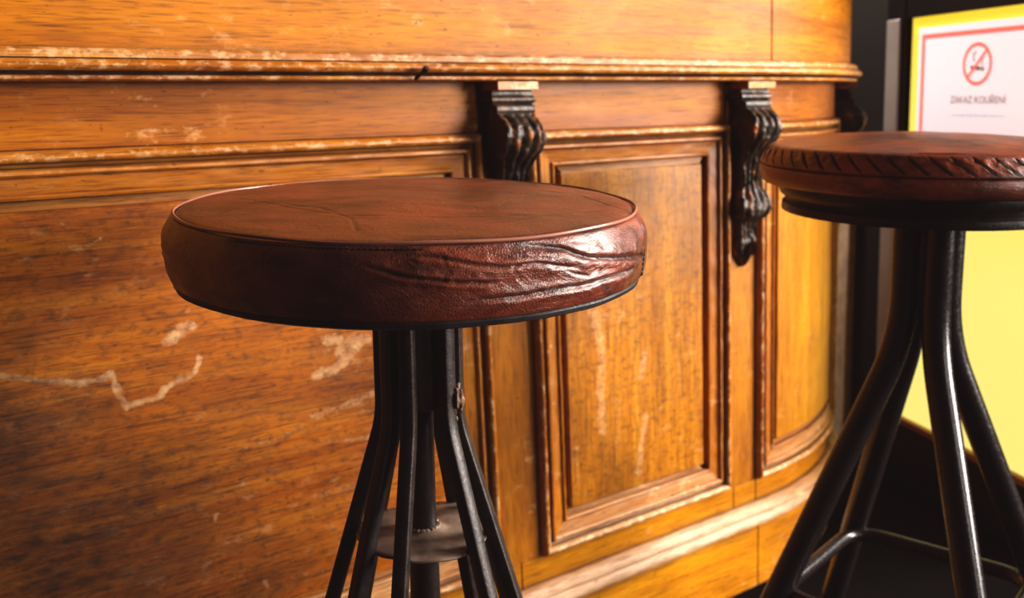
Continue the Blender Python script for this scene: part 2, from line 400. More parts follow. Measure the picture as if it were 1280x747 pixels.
def seg_d(p, a, b):
    ax, ay = a; bx, by = b; dx, dy = bx - ax, by - ay; L = dx * dx + dy * dy
    t = 0 if L == 0 else max(0, min(1, ((p[0] - ax) * dx + (p[1] - ay) * dy) / L))
    return hypot(p[0] - ax - dx * t, p[1] - ay - dy * t)
def field(s0, s1, z1, z0, mat, step, marks=(), dirt_shades=(), k=0):
    """raised field inside a frame, with scratches, stains and painted shade marked on the mesh"""
    a, b, c, d = s0 + TF, s1 - TF, z0 + TF * .98, z1 - TF
    ss = srange(a, b, step); zz = srange(c, d, step)
    ss = [a, a + .0004, a + .0018] + [s for s in ss if a + .0025 < s < b - .0025] + [b - .0018, b - .0004, b]
    zz = [c, c + .0004, c + .0018] + [z for z in zz if c + .0025 < z < d - .0025] + [d - .0018, d - .0004, d]
    segs = []
    for pts, wd, st in marks:
        q = [wall(*p) for p in pts]
        if len(q) == 1: q = q * 2
        for p0, p1 in zip(q, q[1:]): segs.append((p0, p1, wd, st, min(p0[0], p1[0]) - wd * 2, max(p0[0], p1[0]) + wd * 2, min(p0[1], p1[1]) - wd * 2, max(p0[1], p1[1]) + wd * 2))
    ds = [(wall(*p), rx, rz, st) for p, rx, rz, st in dirt_shades]
    V = []; A = []; we = []; di = []
    for z in zz:
        for s in ss:
            e = min(s - a, b - s, z - c, d - z)
            h = -.0130 if e <= 0 else (.0006 if e < .001 else .0018)
            h += noise.noise(Vector((s * 6, z * 9, k))) * .0006
            if e > .001: h += noise.noise(Vector((s * 40, z * 50, k))) * .00015
            V.append(bar(s, z, h)); A.append((s, z, h))
            w = 0
            jx = noise.noise(Vector((s * 60, z * 60, 3.))) * .004 + noise.noise(Vector((s * 190, z * 190, 3.))) * .0022; jz = noise.noise(Vector((s * 60, z * 60, 9.))) * .004 + noise.noise(Vector((s * 190, z * 190, 9.))) * .0022
            for p0, p1, wd, st, x0, x1, y0, y1 in segs:
                if x0 < s < x1 and y0 < z < y1:
                    q = seg_d((s + jx, z + jz), p0, p1) / wd
                    if q < 1.6: w = max(w, st * max(0, 1 - (q / 1.6) ** 2))
            we.append(w)
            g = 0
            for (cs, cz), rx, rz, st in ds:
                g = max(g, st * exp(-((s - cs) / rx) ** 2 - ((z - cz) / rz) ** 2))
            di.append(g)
    n = len(ss)
    Fc = [(j * n + i, j * n + i + 1, (j + 1) * n + i + 1, (j + 1) * n + i) for j in range(len(zz) - 1) for i in range(n - 1)]
    me = mesh('panel', V, Fc, True, A, {'wear': we, 'dirt_shade': di})
    return link('panel', me, mat, counter)
left_marks = [
    ([(0, 468), (40, 474), (85, 478), (130, 474), (137, 466), (148, 490), (157, 508), (175, 500), (198, 496), (205, 484), (225, 473), (243, 464), (247, 446)], .0033, 1.0),
    ([(210, 426), (222, 416), (238, 408)], .0060, .95), ([(222, 414), (236, 407)], .006, .95),
    ([(232, 388), (236, 386)], .003, .8),
    ([(392, 468), (418, 462), (436, 444), (446, 430)], .0060, .95), ([(408, 424), (440, 426), (460, 422)], .0065, .85), ([(425, 440), (440, 432)], .008, .8),
    ([(390, 520), (430, 506), (468, 490)], .0060, .62), ([(430, 552), (468, 545)], .005, .62), ([(300, 560), (345, 548), (380, 530)], .004, .55),
    ([(245, 522), (255, 516)], .0028, .8), ([(268, 650), (272, 642)], .003, .85), ([(330, 725), (333, 729)], .003, .8), ([(390, 620), (470, 600)], .004, .55), ([(330, 640), (385, 625)], .003, .5),
    ([(360, 560), (420, 548)], .003, .5), ([(300, 604), (304, 602)], .003, .8), ([(120, 300), (128, 297)], .002, .7),
]
left_dirt_shade = [((0, 560), .14, .13, .95), ((20, 720), .28, .17, 1.0), ((120, 640), .22, .12, .9), ((300, 740), .16, .05, .7), ((60, 520), .12, .06, .7), ((30, 430), .03, .03, .75), ((20, 400), .02, .02, .6), ((120, 480), .06, .03, .5), ((228, 572), .006, .005, 1.0),  # wide lower-left patches are shade painted into the colour, small ones smudges
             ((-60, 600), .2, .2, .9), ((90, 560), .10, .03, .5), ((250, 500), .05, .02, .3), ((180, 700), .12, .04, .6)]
field(S0, .7278, ZT, ZB, M_left, .0022, left_marks, left_dirt_shade, 1)
mid_marks = [([(742, 392), (748, 420), (752, 455), (750, 490), (752, 540)], .012, .62), ([(806, 440), (800, 470)], .008, .66), ([(806, 520), (800, 560), (798, 590)], .008, .66), ([(770, 500), (772, 560)], .008, .48),
             ([(845, 440), (850, 480)], .006, .5), ([(735, 390), (760, 396)], .008, .55), ([(820, 230), (840, 232)], .006, .45), ([(720, 560), (722, 610)], .006, .5)]
mid_dirt = [((770, 600), .04, .05, .35), ((860, 300), .04, .08, .25), ((790, 585), .02, .03, .4)]
field(.7992, 1.1938, ZT, ZB, M_panel, .004, mid_marks, mid_dirt, 2)
field(1.2622, 1.6572, ZT, ZB, M_curve, .008, (), (), 3)
field(1.7258, SEND - .01, ZT, ZB, M_curve, .012, (), (), 4)

# carved corbels
CB = [(-.0095, .0300, .060), (-.0105, .0345, .0595), (-.0180, .0355, .0590), (-.0200, .0330, .0580), (-.0225, .0380, .0575), (-.0280, .0480, .0575), (-.0360, .0570, .0590), (-.0480, .0610, .0620), (-.0560, .0600, .0610), (-.0660, .0560, .0580),
      (-.0800, .0430, .0500), (-.0950, .0330, .0440), (-.1150, .0255, .0400), (-.1340, .0235, .0400), (-.1440, .0260, .0440), (-.1520, .0310, .0540), (-.1640, .0370, .0620), (-.1760, .0395, .0640), (-.1860, .0370, .0600), (-.1935, .0280, .0480),
      (-.1980, .0190, .0340), (-.2100, .0165, .0300), (-.2220, .0165, .0310), (-.2320, .0190, .0400), (-.2430, .0190, .0450), (-.2530, .0160, .0380), (-.2620, .0120, .0240), (-.2700, .0070, .0110), (-.2720, .002, .006)]
def lerp_tab(T, z):
    for a, b in zip(T, T[1:]):
        if b[0] <= z <= a[0]:
            q = (a[0] - z) / (a[0] - b[0]); q2 = q * q * (3 - 2 * q) * .5 + q * .5
            return a[1] + (b[1] - a[1]) * q2, a[2] + (b[2] - a[2]) * q2
    return T[-1][1:]
def corbel(s1, label):
    sc_ = s1 + .031
    rows = []; at = []; nz = 130
    for j in range(nz + 1):
        z = CB[0][0] + (CB[-1][0] - CB[0][0]) * j / nz
        h, w = lerp_tab(CB, z); plainz = z > -.0225
        row = [bar(sc_ - w / 2, z, -.004), bar(sc_ - w / 2, z, h * .5)]; ar = [(sc_ - w / 2, z, 0), (sc_ - w / 2, z, h * .5)]
        for i in range(25):
            q = -1 + 2 * i / 24
            hh = h
            if not plainz:
                fl = abs(cos(q * pi * 2.0 + .5 * sin(z * 60)))
                hh = h * (1 - .10 * q ** 4) - .0055 * (1 - fl) * min(1, h / .03) * (1 if z > -.20 else .8)
                hh += noise.noise(Vector((q * 3, z * 60, s1))) * .0034 + noise.noise(Vector((q * 8, z * 170, s1))) * .0016
                if z < -.225: hh -= .008 * abs(sin(q * pi * 1.5)) * min(1, (-z - .225) / .02)
            s = sc_ + q * w / 2 * (1 - .0)
            row.append(bar(s, z, max(hh, .001))); ar.append((s, z, hh))
        row += [bar(sc_ + w / 2, z, h * .5), bar(sc_ + w / 2, z, -.004)]; ar += [(sc_ + w / 2, z, h * .5), (sc_ + w / 2, z, 0)]
        rows.append(row); at.append(ar)
    m = MB(); b = m.grid(rows, attr=at); n = len(rows[0])
    m.F.append(tuple(range(b, b + n))); m.F.append(tuple(range(b + nz * n, b + nz * n + n)))
    o = m.build('corbel', M_carve, counter, label, sharp=60)
    # wooden cap block and dark abacus moulding
    def slab(name, prof, w, mat):
        rows = []; at = []
        for (z, h, dw) in prof:
            a, b_ = sc_ - w / 2 - dw, sc_ + w / 2 + dw
            pts = [(a, -.004), (a, h * .5), (a, h)] + [(a + (b_ - a) * i / 8, h) for i in range(1, 8)] + [(b_, h), (b_, h * .5), (b_, -.004)]
            rows.append([bar(s, z, hh) for s, hh in pts]); at.append([(s, z, hh) for s, hh in pts])
        m = MB(); b = m.grid(rows, attr=at); n = len(rows[0]); m.F.append(tuple(range(b, b + n))); m.F.append(tuple(range(b + (len(rows) - 1) * n, b + len(rows) * n)))
        return m.build(name, mat, o, None, sharp=30)
    slab('cap_block', [(.0192, .040, 0), (.0185, .0412, 0), (.0090, .0412, 0), (.0082, .040, 0)], .062, M_mould)
    slab('abacus', [(.0082, .028, 0), (.0070, .0275, 0), (.0030, .0275, .0005), (.0010, .0285, .0015), (-.0015, .0315, .003), (-.0045, .0325, .0035), (-.0070, .0300, .002), (-.0085, .027, 0), (-.0100, .026, 0)], .062, M_carve)
    return o
corbel(.7318, 'dark carved acanthus corbel nearest the large seat')
corbel(1.1965, 'dark carved acanthus corbel left of the far stool')
corbel(1.6600, 'dark carved corbel on the bowed corner')
# small black peg in the cornice
s_, z_ = wall(522, 90, .045)
m = MB(); p0 = bar(s_ - .003, z_ - .008, .044); p1 = bar(s_ + .001, z_ + .001, .058); p2 = bar(s_ + .0022, z_ + .0045, .062)
m.tube([p0, p1], .0022, 10); m.tube([p1, p2], [.0038, .0036], 12)
m.build('peg', M_iron, counter, 'small black iron peg')

# ------------------------------------------------------------------ STOOLS
def cushion(name, prof, c, mat, parent, fn, nth=480, T=(0, 0)):
    V = []; cre = []; rub = []
    for (r, z, part) in prof:
        for k in range(nth):
            th = 2 * pi * k / nth
            if th > pi: th -= 2 * pi
            dr, dz, cr, rb = fn(th, r, z, part)
            rr = r + dr
            V.append(Vector((rr * sin(th), -rr * cos(th), z + dz))); cre.append(cr); rub.append(rb)
    n = nth; m = len(prof)
    Fc = [(j * n + i, j * n + (i + 1) % n, (j + 1) * n + (i + 1) % n, (j + 1) * n + i) for j in range(m - 1) for i in range(n)]
    V.append(V[0] * 0 + Vector((0, 0, prof[0][1]))); cre.append(0); rub.append(0); Fc += [(i, (i + 1) % n, len(V) - 1) for i in range(n)]
    V.append(Vector((0, 0, prof[-1][1])))
    for v in V: v.z += settle(v.x, v.y, Vector((0, 0, 0)), *T)
    cre.append(0); rub.append(0); Fc += [((m - 1) * n + i, (m - 1) * n + (i + 1) % n, len(V) - 1) for i in range(n)]
    me = mesh(name, V, Fc, True, None, {'crease': cre, 'rub': rub}, 70)
    o = bpy.data.objects.new(name, me); COL.objects.link(o); me.materials.append(mat); o.location = c
    o.parent = parent; o.matrix_parent_inverse = parent.matrix_world.inverted(); bpy.context.view_layer.update()
    return o
def resample(pts, n):
    L = [0]
    for a, b in zip(pts, pts[1:]): L.append(L[-1] + hypot(b[0] - a[0], b[1] - a[1]))
    out = []
    for i in range(n):
        q = L[-1] * i / (n - 1)
        for j in range(len(pts) - 1):
            if q <= L[j + 1] + 1e-12:
                t = (q - L[j]) / max(1e-9, L[j + 1] - L[j])
                # catmull-rom for roundness
                P = [pts[max(0, j - 1)], pts[j], pts[j + 1], pts[min(len(pts) - 1, j + 2)]]
                cr = lambda k: .5 * (2 * P[1][k] + (P[2][k] - P[0][k]) * t + (2 * P[0][k] - 5 * P[1][k] + 4 * P[2][k] - P[3][k]) * t * t + (3 * P[1][k] - P[0][k] - 3 * P[2][k] + P[3][k]) * t ** 3)
                out.append((cr(0), cr(1))); break
    return out
def hitcyl(x, y, c, R):                      # line of sight -> (angle, height) on an upright cylinder
    v = ray(x, y); ox, oy = -c[0], -c[1]
    A = v.x * v.x + v.y * v.y; B = 2 * (ox * v.x + oy * v.y); Cc = ox * ox + oy * oy - R * R
    disc = max(0, B * B - 4 * A * Cc); t = (-B - sqrt(disc)) / (2 * A)
    P = v * t; return atan2(P.x - c[0], -(P.y - c[1])), P.z + CH - c[2] - settle(P.x, P.y, c, *T1)

# ---- near stool -------------------------------------------------------------
AX = (-.0765, .7726)
C1 = Vector((-.0800, .7726, CH - .0820))     # centre of the top seam
def settle(x, y, c, ar, af): return -ar * (x - c.x) + af * (y - c.y)          # the seat has settled a little out of level
T1 = (.018, .030); T2 = (.004, .020)
def tilt(m, c, T):
    for v in m.V: v.z += settle(v.x, v.y, c, *T)
stool = empty('bar_stool', (AX[0], AX[1], 0), 'bar stool with large oxblood leather seat on thin black rods, nearest and in focus', 'bar stool', )
sr = .1758
top = [(r, .0055 * (1 - (r / sr) ** 2) + .0008 * exp(-((r - .163) / .012) ** 2) - .0016 * exp(-((r - sr) / .002) ** 2), 0) for r in [.002 + (sr - .002) * i / 70 for i in range(71)]]
top = [(r, z, 0) for r, z in resample([p[:2] for p in top], 150)]
side = resample([(sr, -.0016), (.1786, -.0020), (.1816, -.0068), (.1842, -.0120), (.1856, -.0185), (.1854, -.0260), (.1850, -.0335), (.1844, -.0400), (.1826, -.0455), (.1800, -.0492), (.172, -.0500)], 64)
prof = top + [(r, z, 1) for r, z in side[1:]]
HC = lambda pts: [hitcyl(x, y, C1, .1845) for x, y in pts]
creases = [(HC([(640, 306), (676, 309), (707, 312), (722, 318), (738, 322), (775, 322), (803, 319)]), .0026, .0050, 1.0),
           (HC([(585, 374), (640, 371), (693, 362), (730, 356), (757, 348), (790, 336)]), .0022, .0036, .9),
           (HC([(500, 318), (545, 322), (590, 330), (630, 334), (670, 328), (700, 332), (718, 334)]), .0018, .0026, .8),
           (HC([(556, 322), (559, 340), (556, 352)]), .0012, .0016, .9),
           (HC([(450, 330), (500, 345), (560, 352), (620, 352)]), .0016, .0030, .6),
           (HC([(330, 320), (336, 312)]), .0012, .0014, .5),
           (HC([(637, 335), (648, 344), (652, 352)]), .0010, .0012, .8),
           (HC([(700, 335), (716, 341), (735, 345)]), .0012, .0016, .8),
           (HC([(508, 318), (514, 326), (524, 330)]), .0010, .0012, .8),
           (HC([(600, 318), (640, 322), (690, 322)]), .0012, .0018, .5),
           ([(radians(-150), -.03), (radians(-60), -.026)], .0016, .003, .4), ([(radians(100), -.03), (radians(170), -.024)], .0018, .003, .6)]
def topln(pts):
    out = []
    for x, y in pts:
        v = ray(x, y); P = v * ((C1.z - CH + .003) / v.z); P = v * ((C1.z - CH + .003 + settle(P.x, P.y, C1, *T1)) / v.z); out.append((P.x - C1.x, P.y - C1.y))
    return out
toplines = [(topln([(300, 245), (385, 265), (430, 272), (560, 274), (690, 270)]), .0014, .0010, .75), (topln([(360, 256), (400, 262), (440, 276), (446, 288)]), .0016, .0012, .7),
            (topln([(672, 238), (720, 243), (768, 258), (790, 264)]), .0012, .0012, .9), (topln([(560, 285), (640, 278), (700, 268), (760, 262)]), .0016, .0008, .5),
            (topln([(250, 270), (300, 256), (350, 246)]), .0014, .001, .5)]
VS = radians(74)                             # upright seam of the side band
def fn1(th, r, z, part):
    dr = dz = cr = rb = 0
    if part == 1:
        dr += noise.noise(Vector((th * 3, z * 30, 1))) * .0012 + noise.noise(Vector((th * 9, z * 90, 4))) * .0007
        env = max(0, 1 - ((z + .028) / .030) ** 4)
        for pts, wd, dep, st in creases:
            best = 9; bi = 0
            for ii, (a, b) in enumerate(zip(pts, pts[1:])):
                q = seg_d((th * .188, z), (a[0] * .188, a[1]), (b[0] * .188, b[1]))
                if q < best: best = q; bi = ii
            if best < .02:
                lo, hi = pts[0][0], pts[-1][0]
                u = (th - lo) / (hi - lo) if abs(hi - lo) > .1 else .5
                dep = dep * max(0, min(1, u * 4, (1.08 - u) * 5)) ** .8
                wd *= .62 + .3 * noise.noise(Vector((th * 30, z * 200, 7))); g = exp(-(best / wd) ** 2); w2 = exp(-((best - wd * 2.6) / (wd * 1.8)) ** 2)
                dr -= dep * .50 * g; dr += dep * .20 * w2
                cr = max(cr, st * exp(-(best / (wd * .55)) ** 2))
        g = exp(-((th - VS) * .188 / .0012) ** 2); dr -= .0016 * g * env; cr = max(cr, .85 * g)
        dr += .0024 * exp(-((th - VS) * .188 / .010) ** 2) * exp(-((z + .013) / .012) ** 2)
        rb = .35 * exp(-((z + .004) / .0022) ** 2) * (.5 + .5 * noise.noise(Vector((th * 14, 2, 0))))
    else:
        x, y = r * sin(th), -r * cos(th)
        dz += noise.noise(Vector((x * 13, y * 13, 2))) * .0016 * (1 - (r / sr) ** 6) + noise.noise(Vector((x * 45, y * 45, 5))) * .0004
        for pts, wd, dep, st in toplines:
            best = min(seg_d((x, y), a, b) for a, b in zip(pts, pts[1:])) if r > .02 else 9
            if best < .012:
                k = .55 + .5 * noise.noise(Vector((x * 60, y * 60, 1))); dz -= dep * k * .7 * exp(-(best / wd) ** 2); cr = max(cr, k * st * exp(-(best / (wd * .7)) ** 2))
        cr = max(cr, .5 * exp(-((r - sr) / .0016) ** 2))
    return dr, dz, cr, max(0, rb)
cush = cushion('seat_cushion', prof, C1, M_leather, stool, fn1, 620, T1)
m = MB(); m.tube([C1 + Vector(((sr + .0012) * sin(t), -(sr + .0012) * cos(t), .0000 + .0004 * sin(9 * t))) for t in [2 * pi * i / 240 for i in range(240)]], .0012, 8, closed=True)
tilt(m, C1, T1); m.build('piping', M_pipe, cush, 'thin raised leather piping')
m = MB()                                     # one waxed thread: over and under down the upright seam, then along the piping
pts = []
for i in range(34 * 3):
    t = radians(-32) + i * .007; rr = sr + .0042 - (.0024 if i % 3 == 2 else 0)
    pts.append(C1 + Vector((rr * sin(t), -rr * cos(t), -.0034)))
for i in range(26):
    t = radians(9) + (VS + .012 - radians(9)) * i / 25; pts.append(C1 + Vector((.172 * sin(t), -.172 * cos(t), -.006 - .012 * i / 25)))
for i in range(24):
    z = -.0185 - i * .00122; rr = .1853 - max(0, (-z - .03)) * .10 - (.0030 if i % 3 == 2 else 0); t = VS + .012
    pts.append(C1 + Vector((rr * sin(t), -rr * cos(t), z)))
m.tube(pts, .00065, 6); tilt(m, C1, T1)
m.build('stitching', M_thread, cush, 'dark stitches down the side seam')
m = MB(); m.lathe([(.02, -.0485), (.1775, -.0485), (.1798, -.0490), (.1806, -.0505), (.1800, -.0530), (.1770, -.0546), (.02, -.0546)], C1, 160, fn=lambda t, r, z: (r + .0012 * noise.noise(Vector((sin(t) * 4, cos(t) * 4, 0))) + .0006 * noise.noise(Vector((sin(t) * 25, cos(t) * 25, 0))), z))
tilt(m, C1, T1); m.build('seat_base', M_rim, stool, 'dark board under the cushion')
ZTOP = C1.z - .0540
def path(pts, rad, n=8):                     # rounded polyline
    out = []
    pts = [Vector(p) for p in pts]
    for i, p in enumerate(pts):
        if i in (0, len(pts) - 1): out.append(p); continue
        a = (pts[i - 1] - p); b = (pts[i + 1] - p); ra = min(rad, a.length * .48, b.length * .48)
        p0 = p + a.normalized() * ra; p2 = p + b.normalized() * ra
        for k in range(n + 1):
            t = k / n; out.append(p0 * (1 - t) ** 2 + p * 2 * t * (1 - t) + p2 * t * t)
    return out
def rod_r(z): return .0308 if z > CH - .256 else .0308 + .307 * (CH - .256 - z)
for k, ang in enumerate([-43, -11, 49, 76, 130, 158, 225, 261]):
    t = radians(ang); e = Vector((sin(t), -cos(t), 0)); tang = Vector((cos(t), sin(t), 0)); c = Vector((AX[0], AX[1], 0))
    pts = path([c + e * .0308 + Vector((0, 0, ZTOP + .001)), c + e * .0308 + Vector((0, 0, CH - .256)), c + e * rod_r(.006) + Vector((0, 0, .006))], .016)
    m = MB(); m.tube(pts, .0060, 16, sq=e)
    m.tube([pts[-1] + Vector((0, 0, .004)), pts[-1] + Vector((0, 0, -.0059))], [.010, .011], 14)
    m.build('leg', M_iron, stool)
c = Vector((AX[0], AX[1], 0))
m = MB(); m.tube([c + Vector((0, 0, z)) for z in (ZTOP + .001, .5, CH - .35, .30, .20)], [.0105, .0110, .0120, .0140, .0140], 24); m.build('central_pole', M_iron, stool)
m = MB(); m.lathe([(.0106, 0), (.0225, 0), (.0235, -.003), (.0235, -.108), (.0215, -.111), (.0106, -.111)], (AX[0], AX[1], ZTOP + .001), 40); m.build('sleeve', M_iron, stool)
m = MB()
def pfn(t, r, z):
    return r + (.0012 * noise.noise(Vector((sin(t) * 3, cos(t) * 3, 1))) if r > .04 else 0), z + .0016 * noise.noise(Vector((r * sin(t) * 40, r * cos(t) * 40, 3))) - .0030 * max(0, cos(2 * (t - .4))) * (r / .056) ** 2 + .0012 * (r / .056) ** 2
m.lathe([(.011, .004), (.013, .0036), (.017, .0016)] + [(.017 + (.0545 - .017) * i / 14, .0012) for i in range(1, 15)] + [(.0560, .0002), (.0562, -.0012), (.0550, -.0026), (.03, -.0026), (.011, -.0026)], (AX[0] + .001, AX[1], CH - .3545), 90, fn=pfn)
m.build('brace_plate', M_rust, stool, 'round rusty brown plate welded between the rods')
def blob(m, p, rad, seed, n=18):
    b = len(m.V)
    rows = []
    for j in range(1, n):
        ph = pi * j / n; row = []
        for i in range(n * 2):
            t = 2 * pi * i / (2 * n); v = Vector((sin(ph) * cos(t), sin(ph) * sin(t), cos(ph)))
            k = 1 + .35 * noise.noise(v * 2.2 + Vector((seed, 0, 0))) + .15 * noise.noise(v * 6 + Vector((0, seed, 0)))
            row.append(p + Vector((v.x * rad[0], v.y * rad[1], v.z * rad[2])) * k)
        rows.append(row)
    b = m.grid(rows, closeu=True); w = 2 * n
    m.F.append(tuple(range(b, b + w))); m.F.append(tuple(range(b + (n - 2) * w, b + (n - 1) * w)))
m = MB(); t = radians(60); e = Vector((sin(t), -cos(t), 0))
blob(m, c + e * .0355 + Vector((0, 0, CH - .237)), (.0062, .0062, .012), 1); blob(m, c + e * .034 + Vector((-.003, 0, CH - .252)), (.0045, .0045, .006), 5)
m.build('weld_bead', M_weld, stool, 'crusted rusty weld between two rods')
m = MB(); ang = 0
for k in range(26):
    t = k * 2.4; blob(m, c + Vector((.0125 * sin(t), -.0125 * cos(t), CH - .3505)), (.0022, .0022, .0016), k, 6)
m.build('weld_bead', M_rust, stool, 'ring of weld where pole meets plate')

# ---- far stool --------------------------------------------------------------
C2 = Vector((.4865, 1.1620, CH - .0610)); AX2 = Vector((.4930, 1.150, 0))
stool2 = empty('bar_stool', (AX2.x, AX2.y, 0), 'bar stool with whip-stitched red leather seat on four thick black tubes, beside the yellow door', 'bar stool')
R2 = .1785
top = [(r, .0135 * (1 - (r / R2) ** 2.4), 0) for r in [.002 + (R2 - .012) * i / 40 for i in range(41)]]
side = resample([top[-1][:2], (.1748, -.0008), (.1785, -.0050), (.1830, -.0105), (.1862, -.0165), (.1872, -.0205), (.1858, -.0220), (.1876, -.0240), (.1886, -.0300), (.1872, -.0370), (.1830, -.0430), (.1760, -.0452)], 70)
prof = top + [(r, z, 1) for r, z in side[1:]]
NS = 54
def fn2(th, r, z, part):
    dr = dz = cr = rb = 0
    x, y = r * sin(th), -r * cos(th)
    if part == 0:
        dz += noise.noise(Vector((x * 11, y * 11, 8))) * .0016 + noise.noise(Vector((x * 50, y * 50, 8))) * .0004
        rb = max(0, noise.noise(Vector((x * 30, y * 18, 3)))) * .35
    else:
        q = (z + .0215) / .0225                # 0 at the lower seam, 1 at the top edge
        if 0 < q < 1.05:
            f = (th / (2 * pi) * NS - q * -1.3) % 1.0; dd = min(f, 1 - f)
            sh = min(1, max(0, q - .06) * 4) * min(1, max(0, .98 - q) * 4)
            g = exp(-(dd / .06) ** 2) * sh
            dr -= .0018 * g; dz -= .0008 * g; cr = max(cr, 1.0 * exp(-(dd / (.04 + .05 * sh)) ** 2) * min(1, sh * 1.6))
            dr += .0012 * sh * noise.noise(Vector((th * 20, q * 4, 1)))
            rb = max(0, .25 * (q - .5)) * (1 + noise.noise(Vector((th * 24, q * 3, 2))))
        g = exp(-((z + .0218) / .0010) ** 2); dr -= .0010 * g; cr = max(cr, .7 * g)
        if z < -.022: dr += noise.noise(Vector((th * 4, z * 40, 6))) * .0012
    return dr, dz, cr, max(0, rb)
cush2 = cushion('seat_cushion', prof, C2, M_leather2, stool2, fn2, 900, T2)
m = MB(); pts = []
for i in range(NS):                          # one thread whipped over the rim
    for q in (1.0, .75, .5, .25, .02):
        z = -.0215 + q * .0225; th = 2 * pi * (i + q * -1.3) / NS
        rr = [r for r, zz, p in prof if p == 1 and zz <= z + 1e-5][0] - .0002
        pts.append(C2 + Vector((rr * sin(th), -rr * cos(th), z - .0004)))
    pts.append(C2 + Vector((.176 * sin(th + .03), -.176 * cos(th + .03), -.016)))
m.tube(pts, .0008, 6); tilt(m, C2, T2)
m.build('stitching', M_thread, cush2, 'dark slanted whip stitches round the rim')
m = MB(); m.lathe(resample([(.02, -.0430), (.164, -.0435), (.1640, -.0470), (.1630, -.0560), (.1590, -.0600), (.1555, -.0625), (.1560, -.0665), (.1600, -.0690), (.1605, -.0735), (.1580, -.0770), (.1520, -.0785), (.02, -.0785)], 60), C2, 160); tilt(m, C2, T2)
m.build('seat_base', M_base, stool2, 'black turned wooden disc under the cushion')
ZT2 = C2.z - .0775
def leg2(ang, z):
    t = radians(ang); rr = .0262 if z > CH - .29 else .0262 + .44 * (CH - .29 - z)
    return AX2 + Vector((sin(t), -cos(t), 0)) * rr + Vector((0, 0, z))
for ang in (-86, 4, 94, 184):
    pts = path([leg2(ang, ZT2 + .001), leg2(ang, CH - .29), leg2(ang, .012)], .055, 14)
    m = MB(); m.tube(pts, .0162, 24); o = m.build('leg', M_tube, stool2)
    m = MB(); p = pts[-1]; m.tube([p + Vector((0, 0, .020)), p + Vector((0, 0, .0)), p + Vector((0, 0, -.0119))], [.0185, .0195, .0195], 20); m.build('rubber_foot', M_base, o)
ZR = CH - .612
crn = [leg2(a, ZR) for a in (-86, 4, 94, 184)]
cc = sum(crn, Vector()) / 4; crn = [cc + (p - cc) * .99 for p in crn]
ring = []
for i in range(4):
    p, a, b = crn[i], crn[i - 1], crn[(i + 1) % 4]; ra = .045
    p0 = p + (a - p).normalized() * ra; p2 = p + (b - p).normalized() * ra
    for k in range(13):
        t = k / 12; ring.append(p0 * (1 - t) ** 2 + p * 2 * t * (1 - t) + p2 * t * t)
m = MB(); m.tube(ring, .0095, 18, closed=True); m.build('foot_ring', M_tube, stool2, 'black tubular footrest ring')

# ------------------------------------------------------------------ DOOR WITH YELLOW FILM, NOTICE
AZ = radians(-13.5); DD = Vector((sin(AZ), cos(AZ), 0)); DN = Vector((-DD.y, DD.x, 0)) * 1.0    # DD runs away from the camera, DN points into the room
v = ray(1131, 300); P0 = v * (2.10 / v.y); P0 = Vector((P0.x, P0.y, 0))
def dp(a, z, out=0.0): return P0 + DD * (a + .03 * (z - CH + .2)) + DN * out + Vector((0, 0, z))      # a>0 away, z height; the old door hangs slightly out of true
def dbox(m, a0, a1, z0, z1, o0, o1):
    b = len(m.V)
    for z in (z0, z1):
        for o in (o0, o1):
            for a in (a0, a1): m.V.append(dp(a, z, o))
    for q in ((0, 1, 3, 2), (4, 6, 7, 5), (0, 4, 5, 1), (2, 3, 7, 6), (0, 2, 6, 4), (1, 5, 7, 3)): m.F.append(tuple(b + i for i in q))
AE = -.43
door = empty('door_1', dp(0, 0, 0), 'black door with a yellow lower pane and a bare wood bead', 'door'); structure(door)
for k in ('category',): del door[k]
ZG0, ZG1 = CH - .702, CH + .152
m = MB(); dbox(m, 0.012, .075, .01, 2.05, -.03, .012); m.build('stile', M_doorblk, door, bevel=.002)
m = MB(); dbox(m, AE - .03, AE, .01, 2.05, -.03, .012); m.build('stile', M_doorblk, door, bevel=.002)
m = MB(); dbox(m, AE, .012, .01, ZG0 - .012, -.03, .010); m.build('kick_panel', M_doorblk, door, bevel=.002)
m = MB(); dbox(m, AE, .012, ZG1, ZG1 + .16, -.03, .010); m.build('middle_rail', M_doorblk, door, bevel=.002)
m = MB(); dbox(m, AE, .012, 1.93, 2.05, -.03, .010); m.build('top_rail', M_doorblk, door, bevel=.002)
m = MB(); dbox(m, AE, .012, ZG1 + .16, 1.93, -.02, -.012); m.build('upper_panel', M_doorblk, door)
m = MB(); dbox(m, AE, .002, ZG0, ZG1, -.006, .002); m.build('yellow_pane', M_yellow, door, 'yellow translucent pane lit from outside')
m = MB(); dbox(m, AE, .012, ZG0 - .012, ZG0 + .002, -.006, .016); m.build('glazing_bead', M_bead, door, 'bare wood bead under the yellow pane', bevel=.002)
m = MB(); dbox(m, .000, .013, ZG0, ZG1, -.010, .0026); m.build('gasket', M_teal, door, 'dark green strip beside the pane')
m = MB(); dbox(m, .022, .068, ZG0 + .10, ZG1 + .0, .012, .018); m.build('stile_sheen', M_grey, door, 'grey strip painted as the sheen on the black door stile', bevel=.002)  # added strip in place of the stile's own reflection
